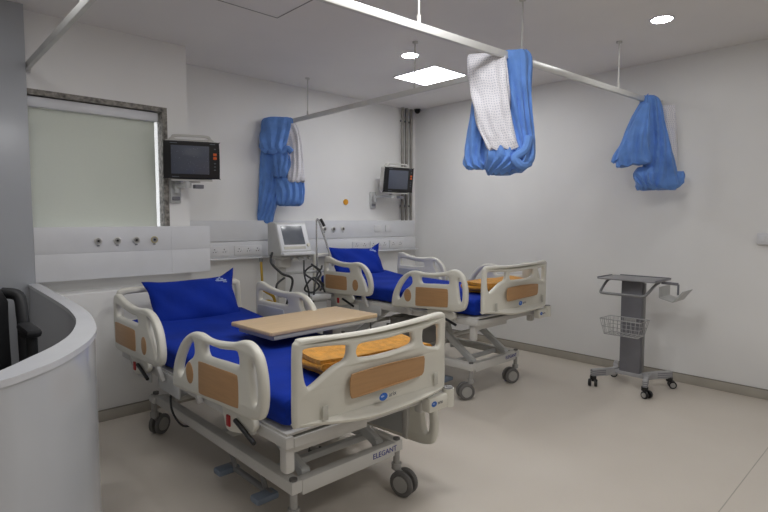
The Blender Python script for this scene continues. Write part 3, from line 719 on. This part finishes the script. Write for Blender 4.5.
# ------------------------------------------------------------------ folded blankets
def blanket(loc, rz, W, D, label, seed):
    t = thing('folded_blanket', label, 'blanket', loc, rz, group='folded ochre blankets at the foot of the beds')
    rnd = random.Random(seed)
    def folded(z0, layers, th, w0, w1, d0, d1, ph):
        k = B()
        # serpentine cross-section in x-z, extruded along y
        path = []
        for L in range(layers):
            xs = [w0 + (w1 - w0) * i / 14 for i in range(15)]
            if L % 2: xs = xs[::-1]
            for x in xs: path.append((x, z0 + L * th))
            if L < layers - 1:
                xe = xs[-1]; sg = 1 if L % 2 == 0 else -1
                for q in (1, 2, 3):
                    a = PI * q / 4; path.append((xe + sg * math.sin(a) * th * .7, z0 + L * th + (1 - math.cos(a)) * th / 2))
        secs = []; ny = 22
        for j in range(ny + 1):
            y = d0 + (d1 - d0) * j / ny; sec = []; back = []
            for i, (x, z) in enumerate(path):
                p = path[max(i - 1, 0)]; n_ = path[min(i + 1, len(path) - 1)]
                tx, tz = n_[0] - p[0], n_[1] - p[1]; L = math.hypot(tx, tz) or 1
                ox, oz = -tz / L, tx / L
                wob = .004 * math.sin(y * 21 + z * 60 + ph) + .003 * math.sin(x * 17 + y * 9 + ph)
                edge = 1 - .12 * (abs(2 * j / ny - 1) ** 8)
                xx = x + .018 * math.sin(y * 7 + z * 40 + ph) * (1 if abs(x - w0) < .1 or abs(x - w1) < .1 else .4)
                hh = th * .44
                sec.append((xx + ox * hh, y + .010 * math.sin(z * 90 + ph), z + oz * hh * edge + wob)); back.append((xx - ox * hh, y + .010 * math.sin(z * 90 + ph), z - oz * hh * edge + wob))
            secs.append(sec + back[::-1])
        k.loft(secs); return k
    folded(.012, 4, .022, -W / 2, W / 2, -D / 2, D / 2, rnd.random() * 6).build('blanket_cloth', 'orange', t, angle=60)
    return t
blanket((X0 + .125, 1.90, .700), R(-9), .60, .25, 'folded ochre blanket behind the footboard of the front bed', 3)
blanket((X0 + 2.05 + .10, 1.90 + .61, .815), R(-3), .62, .26, 'folded ochre blanket behind the footboard of the far bed', 8)

# ------------------------------------------------------------------ overbed table
t = thing('overbed_table', 'beech-topped overbed table standing across the front bed', 'table', (1.885, 2.66, 0), R(2.0))
B().plate([(-.425, -.20), (-.425, .20), (-.415, .212), (.375, .212), (.385, .20), (.385, -.20), (.375, -.212), (-.415, -.212)], [], .024, .005, lambda a, b, c: (a, b, .788 + c), 1).build('table_top', 'tablewood', t)
k = B(); k.span((-.40, -.208, .752), (.375, -.178, .776), .003); k.span((-.36, .13, .752), (.375, .16, .775), .003); k.span((-.40, -.19, .748), (-.36, .16, .775), .003); k.span((.12, -.178, .752), (.24, .13, .775), .003)
k.build('under_frame', 'slot', t)
k = B(); k.span((.145, -.04, .42), (.215, .06, .755), .006); k.build('inner_column', 'whitemetal', t)
k = B(); k.span((.135, -.055, .12), (.225, .075, .50), .008); k.build('outer_column', 'pedal', t)
k = B(); k.span((-.15, -.21, .085), (.34, -.16, .12), .006); k.span((-.15, .13, .085), (.34, .18, .12), .006); k.span((.145, -.16, .085), (.215, .13, .12), .006); k.build('base', 'whitemetal', t)
for x, y in ((-.12, -.185), (.31, -.185), (-.12, .155), (.31, .155)): castor(t, x, y, .10, R(40), rad=.032, wm='rubber', hm='hub')

# ------------------------------------------------------------------ ventilator on its cart
t = thing('ventilator', 'white ventilator with tilted screen on a cart between the beds', 'ventilator', (2.77, 4.25, 0), R(-3))
k = B()
side = [(-.145, 1.075), (-.155, 1.09), (-.150, 1.115), (-.045, 1.36), (-.03, 1.375), (.09, 1.375), (.10, 1.36), (.10, 1.08), (.09, 1.065), (-.13, 1.065)]   # y, z profile
k.plate(side, [], .33, .010, lambda a, b, c: (c, a, b), 1)
vb = k.build('housing', 'plasticgrey', t)
d = Vector((0, .105, .245)).normalized(); nrm = Vector((0, -d.z, d.y))
def onf(a, b, c): return Vector((a, -.150, 1.115)) + d * b + nrm * c
k = B(); k.plate([(-.155, .0), (-.155, .262), (.155, .262), (.155, .0)], [], .014, .004, lambda a, b, c: onf(a, b, c), 1); k.build('screen_surround', 'panel', vb)
k = B(); k.plate([(-.118, .060), (-.118, .245), (.105, .245), (.105, .060)], [], .004, .001, lambda a, b, c: onf(a, b, c + .008), 1); k.build('screen', 'screengrey', vb)
k = B(); k.plate([(-.13, .015), (-.13, .042), (.10, .042), (.10, .015)], [], .004, .001, lambda a, b, c: onf(a, b, c + .008), 1)
k.build('button_strip', 'slot', vb)
q = onf(.130, .05, .006); B().rod(q, q + nrm * .02, .016, 16).build('control_knob', 'plastic', vb)
k = B(); k.box((0, -.175, 1.09), (.335, .07, .028), .01); k.build('front_lip', 'panel', vb)
for x in (-.05, .02, .08, .13):
    B().rod((x, -.15, 1.05), (x, -.18, 1.035), .016, 14).build('gas_port', 'plasticgrey', vb)
k = B(); k.box((0, -.02, 1.05), (.28, .22, .03), .006); k.bar((-.06, .02, 1.04), (-.10, .02, .22), .07, .06, .01); k.box((-.06, .0, 1.0), (.12, .12, .09), .015); k.build('cart_post', 'whitemetal', t)
k = B(); k.rod((-.08, -.05, .90), (.42, -.05, .90), .014, 12); k.rod((-.08, .02, .90), (-.08, -.05, .90), .014, 10); k.build('cross_rail', 'plasticgrey', t)
k = B(); k.bar((-.34, -.22, .115), (.22, .20, .115), .06, .05, .01); k.bar((-.34, .20, .115), (.22, -.22, .115), .06, .05, .01); k.box((-.08, 0, .17), (.14, .14, .10), .02); k.build('cart_base', 'plasticgrey', t)
for x, y in ((-.32, -.205), (.20, .185), (-.32, .185), (.20, -.205)): castor(t, x, y, .11, R(70), rad=.036, wm='rubber')
k = B(); k.box((.18, -.16, .68), (.22, .26, .05), .012); k.box((.18, -.16, .645), (.17, .20, .03), .008); k.box((.18, -.16, .38), (.17, .20, .52), .02); k.box((.14, -.05, .12), (.28, .06, .05), .008); k.build('compressor_case', 'plasticgrey', t)
k = B(); k.rod((.27, -.07, .80), (.27, -.07, 1.40), .008, 10); k.tube([(.27, -.07, 1.39), (.278, -.075, 1.41), (.29, -.08, 1.39)], .009, 8, 4); k.rod((.288, -.08, 1.40), (.40, -.16, .98), .010, 10); k.rod((.40, -.16, 1.0), (.40, -.16, .95), .016, 10)
sa_ = k.build('support_arm', 'chrome', t)
k = B(); k.rod((.31, -.085, 1.41), (.335, -.11, 1.34), .014, 10); k.build('arm_joint', 'black', sa_)
random.seed(4)
k = B()
k.tube([(-.20, -.05, 1.10), (-.25, -.12, 1.02), (-.18, -.18, .92), (-.08, -.20, .86), (-.12, -.2, .70), (-.18, -.2, .55)], .011, 8, 8)
k.tube([(.02, -.24, 1.03), (.0, -.28, .90), (.03, -.30, .75), (.05, -.28, .60)], .008, 8, 8)
k.tube([(.30, -.08, .92), (.18, -.20, .86), (.12, -.26, .76), (.10, -.26, .62)], .009, 8, 8)
k.tube([(0.27, -.16, .96), (0.21, -.22, .93), (0.15, -.18, .97), (0.09, -.14, .90), (0.15, -.22, .83), (0.21, -.2, .77), (0.13, -.2, .72), (0.05, -.2, .76), (0.13, -.22, .86), (0.23, -.2, .80), (0.29, -.18, .70)], .009, 8, 8)
k.tube([(0.19, -.1, .98), (0.24, -.18, .90), (0.20, -.2, .84), (0.26, -.2, .78), (0.22, -.2, .73)], .010, 8, 8)
k.tube([(-.16, -.2, .88), (-.24, -.2, .82), (-.22, -.2, .72), (-.10, -.2, .72)], .010, 8, 8)
k.build_each('breathing_hose', 'cable', t)
yh_ = thing('oxygen_hose', 'yellow oxygen hose hanging from the bedhead panel behind the front bed', 'hose', (2.62, 4.50, 1.028))
k = B(); k.tube([(0, 0, 0), (.0, -.01, -.15), (.01, -.01, -.32)], .012, 8, 5)
k.tube([(.01, -.01, -.30)] + [(.02 + .09 * math.sin(a * .9), -.06 - .004 * a, -.42 + .10 * math.cos(a * .9) - .012 * a) for a in range(0, 22)] , .015, 8, 4)
k.build('hose', 'yellow', yh_)
B().rod((0, 0, -.03), (0, 0, .005), .018, 12).build('hose_coupling', 'greymetal', yh_)

# ------------------------------------------------------------------ equipment trolley by the bare wall
t = thing('equipment_trolley', 'grey equipment trolley with wire basket standing by the bare wall', 'trolley', (4.50, 1.745, 0))
k = B(); k.plate([(-.16, -.225), (-.16, .225), (-.15, .235), (.17, .235), (.18, .225), (.18, -.225), (.17, -.235), (-.15, -.235)], [], .012, .003, lambda a, b, c: (a, b, .912 + c), 1)
tp = k.build('top_tray', mat('tray grey', (138, 137, 138), .4, .15), t)
k = B(); k.span((-.16, -.235, .915), (.18, -.227, .926), .003); k.span((.172, -.226, .915), (.18, .18, .926), .003); k.span((-.16, .227, .915), (.13, .235, .926), .003); k.build_each('tray_rim', 'darkgrey', tp)
k = B(); k.span((-.03, -.085, .12), (.04, .085, .905), .012); k.build('column', 'darkgrey', t)
k = B(); k.span((.0, -.092, .14), (.045, -.084, .88), .003); k.build('column_edge_trim', 'greymetal', t)
k = B(); k.tube([(.02, -.20, .895), (-.06, -.195, .88), (-.20, -.18, .815), (-.215, -.15, .80), (-.215, 0, .80), (-.215, .15, .80), (-.20, .18, .815), (-.06, .195, .88), (.02, .20, .895)], .011, 10, 5); k.build('push_handle', 'greymetal', t)
k = B(); a0, a1, b0, b1 = -.235, -.045, -.155, .165
def rect(z, g): return [(a0 + g, b0 + g, z), (a1 - g, b0 + g, z), (a1 - g, b1 - g, z), (a0 + g, b1 - g, z)]
for z, g, r_ in ((.590, 0, .0045), (.525, .012, .0025), (.462, .026, .004)): k.tube(rect(z, g), r_, 6, 1, True)
for i in range(10):
    f = i / 9; y = b0 + (b1 - b0) * f
    k.tube([(a0, y, .590), (a0 + .026, min(max(y, b0 + .026), b1 - .026), .462), (a1 - .026, min(max(y, b0 + .026), b1 - .026), .462), (a1, y, .590)], .0022, 5, 1)
for i in range(6):
    f = i / 5; x = a0 + (a1 - a0) * f
    k.tube([(x, b0, .590), (min(max(x, a0 + .026), a1 - .026), b0 + .026, .462), (min(max(x, a0 + .026), a1 - .026), b1 - .026, .462), (x, b1, .590)], .0022, 5, 1)
k.box((-.04, 0, .575), (.012, .10, .03), .003)
k.build('wire_basket', mat('wire basket', (168, 168, 168), .4, .4), t)
k = B(); k.bar((.06, -.20, .893), (.08, -.32, .887), .022, .022, .003); k.bar((.08, -.32, .887), (.08, -.32, .80), .014, .014, .003); ar = k.build('tray_arm', 'darkgrey', t)
k = B(); k.loft([[(x, y, z) for (y, z) in ((-.225, .87), (-.225, .785), (-.23, .78), (-.325, .755), (-.335, .758), (-.40, .845))] + [(x, y, z) for (y, z) in ((-.395, .848), (-.33, .764), (-.323, .761), (-.235, .786), (-.231, .79), (-.231, .87))] for x in (-.06, .17)])
k.build('side_tray', mat('clear grey tray', (182, 182, 180), .3, .1), ar)
k = B(); k.span((-.03, -.16, .095), (.04, .16, .13), .006)
feet = ((-.20, .225), (-.205, -.195), (.205, -.240), (.20, .20))
for x, y in feet:
    sy = 1 if y > 0 else -1
    k.bar((.005, sy * .12, .112), (x * .55, sy * .17, .112), .034, .062, .004); k.bar((x * .52, sy * .17, .112), (x * 1.08, y * 1.03, .112), .034, .062, .004)
bs = k.build('base', mat('ribbed alloy', (172, 172, 174), .4, .2), t)
k = B()
for x, y in feet:
    sy = 1 if y > 0 else -1
    for dz in (-.016, 0, .016):
        k.bar((x * .53, sy * .17, .112 + dz), (x * 1.082, y * 1.032, .112 + dz), .0365, .006, 0)
k.build_each('groove_strip', 'darkgrey', bs)
for i, (x, y) in enumerate(feet): castor(t, x, y, .09, R((200, 250, 300, 120)[i]), rad=.031, wm='black', hm='hub')

# ------------------------------------------------------------------ nurse counter
rim_o = [(.722, 4.095), (.70, 3.5), (.680, 3.0), (.655, 2.66), (.625, 2.46), (.575, 2.226), (.510, 2.05), (.442, 1.924), (.358, 1.80), (.27, 1.715), (.198, 1.665), (.0, 1.59), (-.3, 1.54), (-.8, 1.50), (-1.4, 1.48)]
rim_i = [(.66, 4.095), (.64, 3.5), (.62, 3.0), (.600, 2.73), (.560, 2.46), (.482, 2.20), (.395, 2.025), (.305, 1.90), (.212, 1.78), (.15, 1.73), (.08, 1.69), (-.06, 1.645), (-.32, 1.60), (-.8, 1.56), (-1.4, 1.54)]
co = thing('nurse_counter', 'curved white nurse counter at the near end of the room', 'counter', (.3, 2.4, 0))
off = Vector((.3, 2.4, 0))
def ring(po, pi, z0, z1, inset=0.0):
    po = catmull(po, 5, False); pi = catmull(pi, 5, False); secs = []
    for (x, y), (x2, y2) in zip(po, pi):
        d_ = Vector((x2 - x, y2 - y, 0)).normalized() * inset
        a = Vector((x, y, 0)) - off + d_; b = Vector((x2, y2, 0)) - off - d_
        secs.append([a + Vector((0, 0, z0)), a + Vector((0, 0, z1)), b + Vector((0, 0, z1)), b + Vector((0, 0, z0))])
    return B().loft(secs)
ring(rim_o, rim_i, 0.0, .962, .006).build('counter_body', 'wallglossy', co, angle=30)
ring(rim_o, rim_i, .9625, .982).build('counter_rim', mat('counter rim laminate', (206, 207, 211), .25, var=.01), co, angle=30)
po = catmull(rim_o, 5, False); pi = catmull(rim_i, 5, False)
k = B(); k.box((.02, .65, .70), (.03, .10, .16), .006); k.box((.13, .50, .72), (.03, .10, .14), .006)
# office chair behind the counter
oc = thing('office_chair', 'black office chair with padded back behind the nurse counter', 'chair', (.13, 2.70, 0), R(90))
k = B(); secs = []
for i in range(13):
    f = i / 12; z = .74 + f * .42; hw = .235 * (1 - .35 * max(0, f - .75) / .25 * .6) * (.86 if f < .06 else 1); yb_ = .05 * math.sin(PI * f)
    sec = []
    for j in range(28):
        a = 2 * PI * j / 28; q = 4; ca, sa2 = math.cos(a), math.sin(a); r_ = (abs(ca) ** q + abs(sa2) ** q) ** (-1 / q)
        ed = 1 if 0 < i < 12 else .6
        sec.append((r_ * ca * .045 * ed + yb_ * .6, r_ * sa2 * hw * (1 if ed == 1 else .9), z))
    secs.append(sec)
k.loft(secs); k.build('backrest', 'leather', oc)
k = B(); k.box((-.27, 0, .62), (.46, .46, .08), .035, None, 3); k.build('seat', 'leather', oc)
for sy in (-1, 1):
    k = B(); k.tube([(-.06, sy * .22, .62), (-.07, sy * .27, .68), (-.06, sy * .275, .90), (-.04, sy * .275, 1.0), (.0, sy * .27, 1.075), (.04, sy * .22, 1.09)], .024, 10, 6); k.tube([(-.05, sy * .275, .93), (-.20, sy * .275, .935), (-.22, sy * .275, .90), (-.22, sy * .27, .70), (-.20, sy * .22, .64)], .020, 10, 6); k.box((-.17, sy * .275, .955), (.22, .055, .035), .014)
    k.build('armrest', 'chairblack', oc)
k = B(); k.bar((-.1, 0, .59), (.04, 0, .80), .07, .02, .006); k.build('back_bracket', 'chairblack', oc)
k = B(); k.rod((-.25, 0, .10), (-.25, 0, .59), .028, 14); k.build('gas_lift', 'chairblack', oc)
k = B()
for i in range(5):
    a = 2 * PI * i / 5 + .3; k.bar((-.25, 0, .095), (-.25 + .29 * math.cos(a), .29 * math.sin(a), .075), .045, .03, .008)
k.build('star_base', 'chairblack', oc)
for i in range(5):
    a = 2 * PI * i / 5 + .3; castor(oc, -.25 + .28 * math.cos(a), .28 * math.sin(a), .075, a, rad=.026, wm='black', hm='black')

# ------------------------------------------------------------------ light
W_ = bpy.data.worlds.new('daylight'); SC.world = W_; W_.use_nodes = True
bg = W_.node_tree.nodes['Background']; bg.inputs['Color'].default_value = (.95, .97, 1.0, 1); bg.inputs['Strength'].default_value = 2.5
def area(name, loc, size, power, col=(.985, .99, 1), rot=(0, 0, 0), sy=None):
    l = bpy.data.lights.new(name, 'AREA'); l.energy = power; l.color = col; l.size = size
    if sy: l.shape = 'RECTANGLE'; l.size_y = sy
    o = bpy.data.objects.new(name, l); COL.objects.link(o); o.location = loc; o.rotation_euler = rot
    return o
# unseen fill lamps at ceiling height, added to lift dim parts of the room
area('ceiling fill', (1.6, -.3, H - .02), .55, 14)
area('ceiling fill', (3.4, -.6, H - .02), .55, 6)
area('ceiling fill', (1.9, 1.5, H - .02), .4, 15)
area('ceiling fill', (.95, 1.75, H - .02), .4, 8)
area('ceiling fill', (.3, 2.6, H - .02), .5, 7.5)
area('ceiling fill', (-1.0, -1.4, H - .02), .55, 4)
area('rear fill', (-.5, YF + .06, 1.5), 2.6, 8, (1, .99, .98), (R(-90), 0, 0), 1.4)  # broad soft fill added behind the camera; the wall has no window here

# ------------------------------------------------------------------ camera
cam = bpy.data.cameras.new('camera'); cam.sensor_width = 36; cam.lens = 527 / 768 * 36; cam.clip_start = .02
co_ = bpy.data.objects.new('camera', cam); COL.objects.link(co_)
co_.location = (0, 0, 1.4); co_.rotation_euler = (R(90 - 3.908), 0, R(46.62 - 90))
SC.camera = co_
SC.view_settings.view_transform = 'Standard'; SC.view_settings.look = 'None'; SC.view_settings.exposure = 0.0
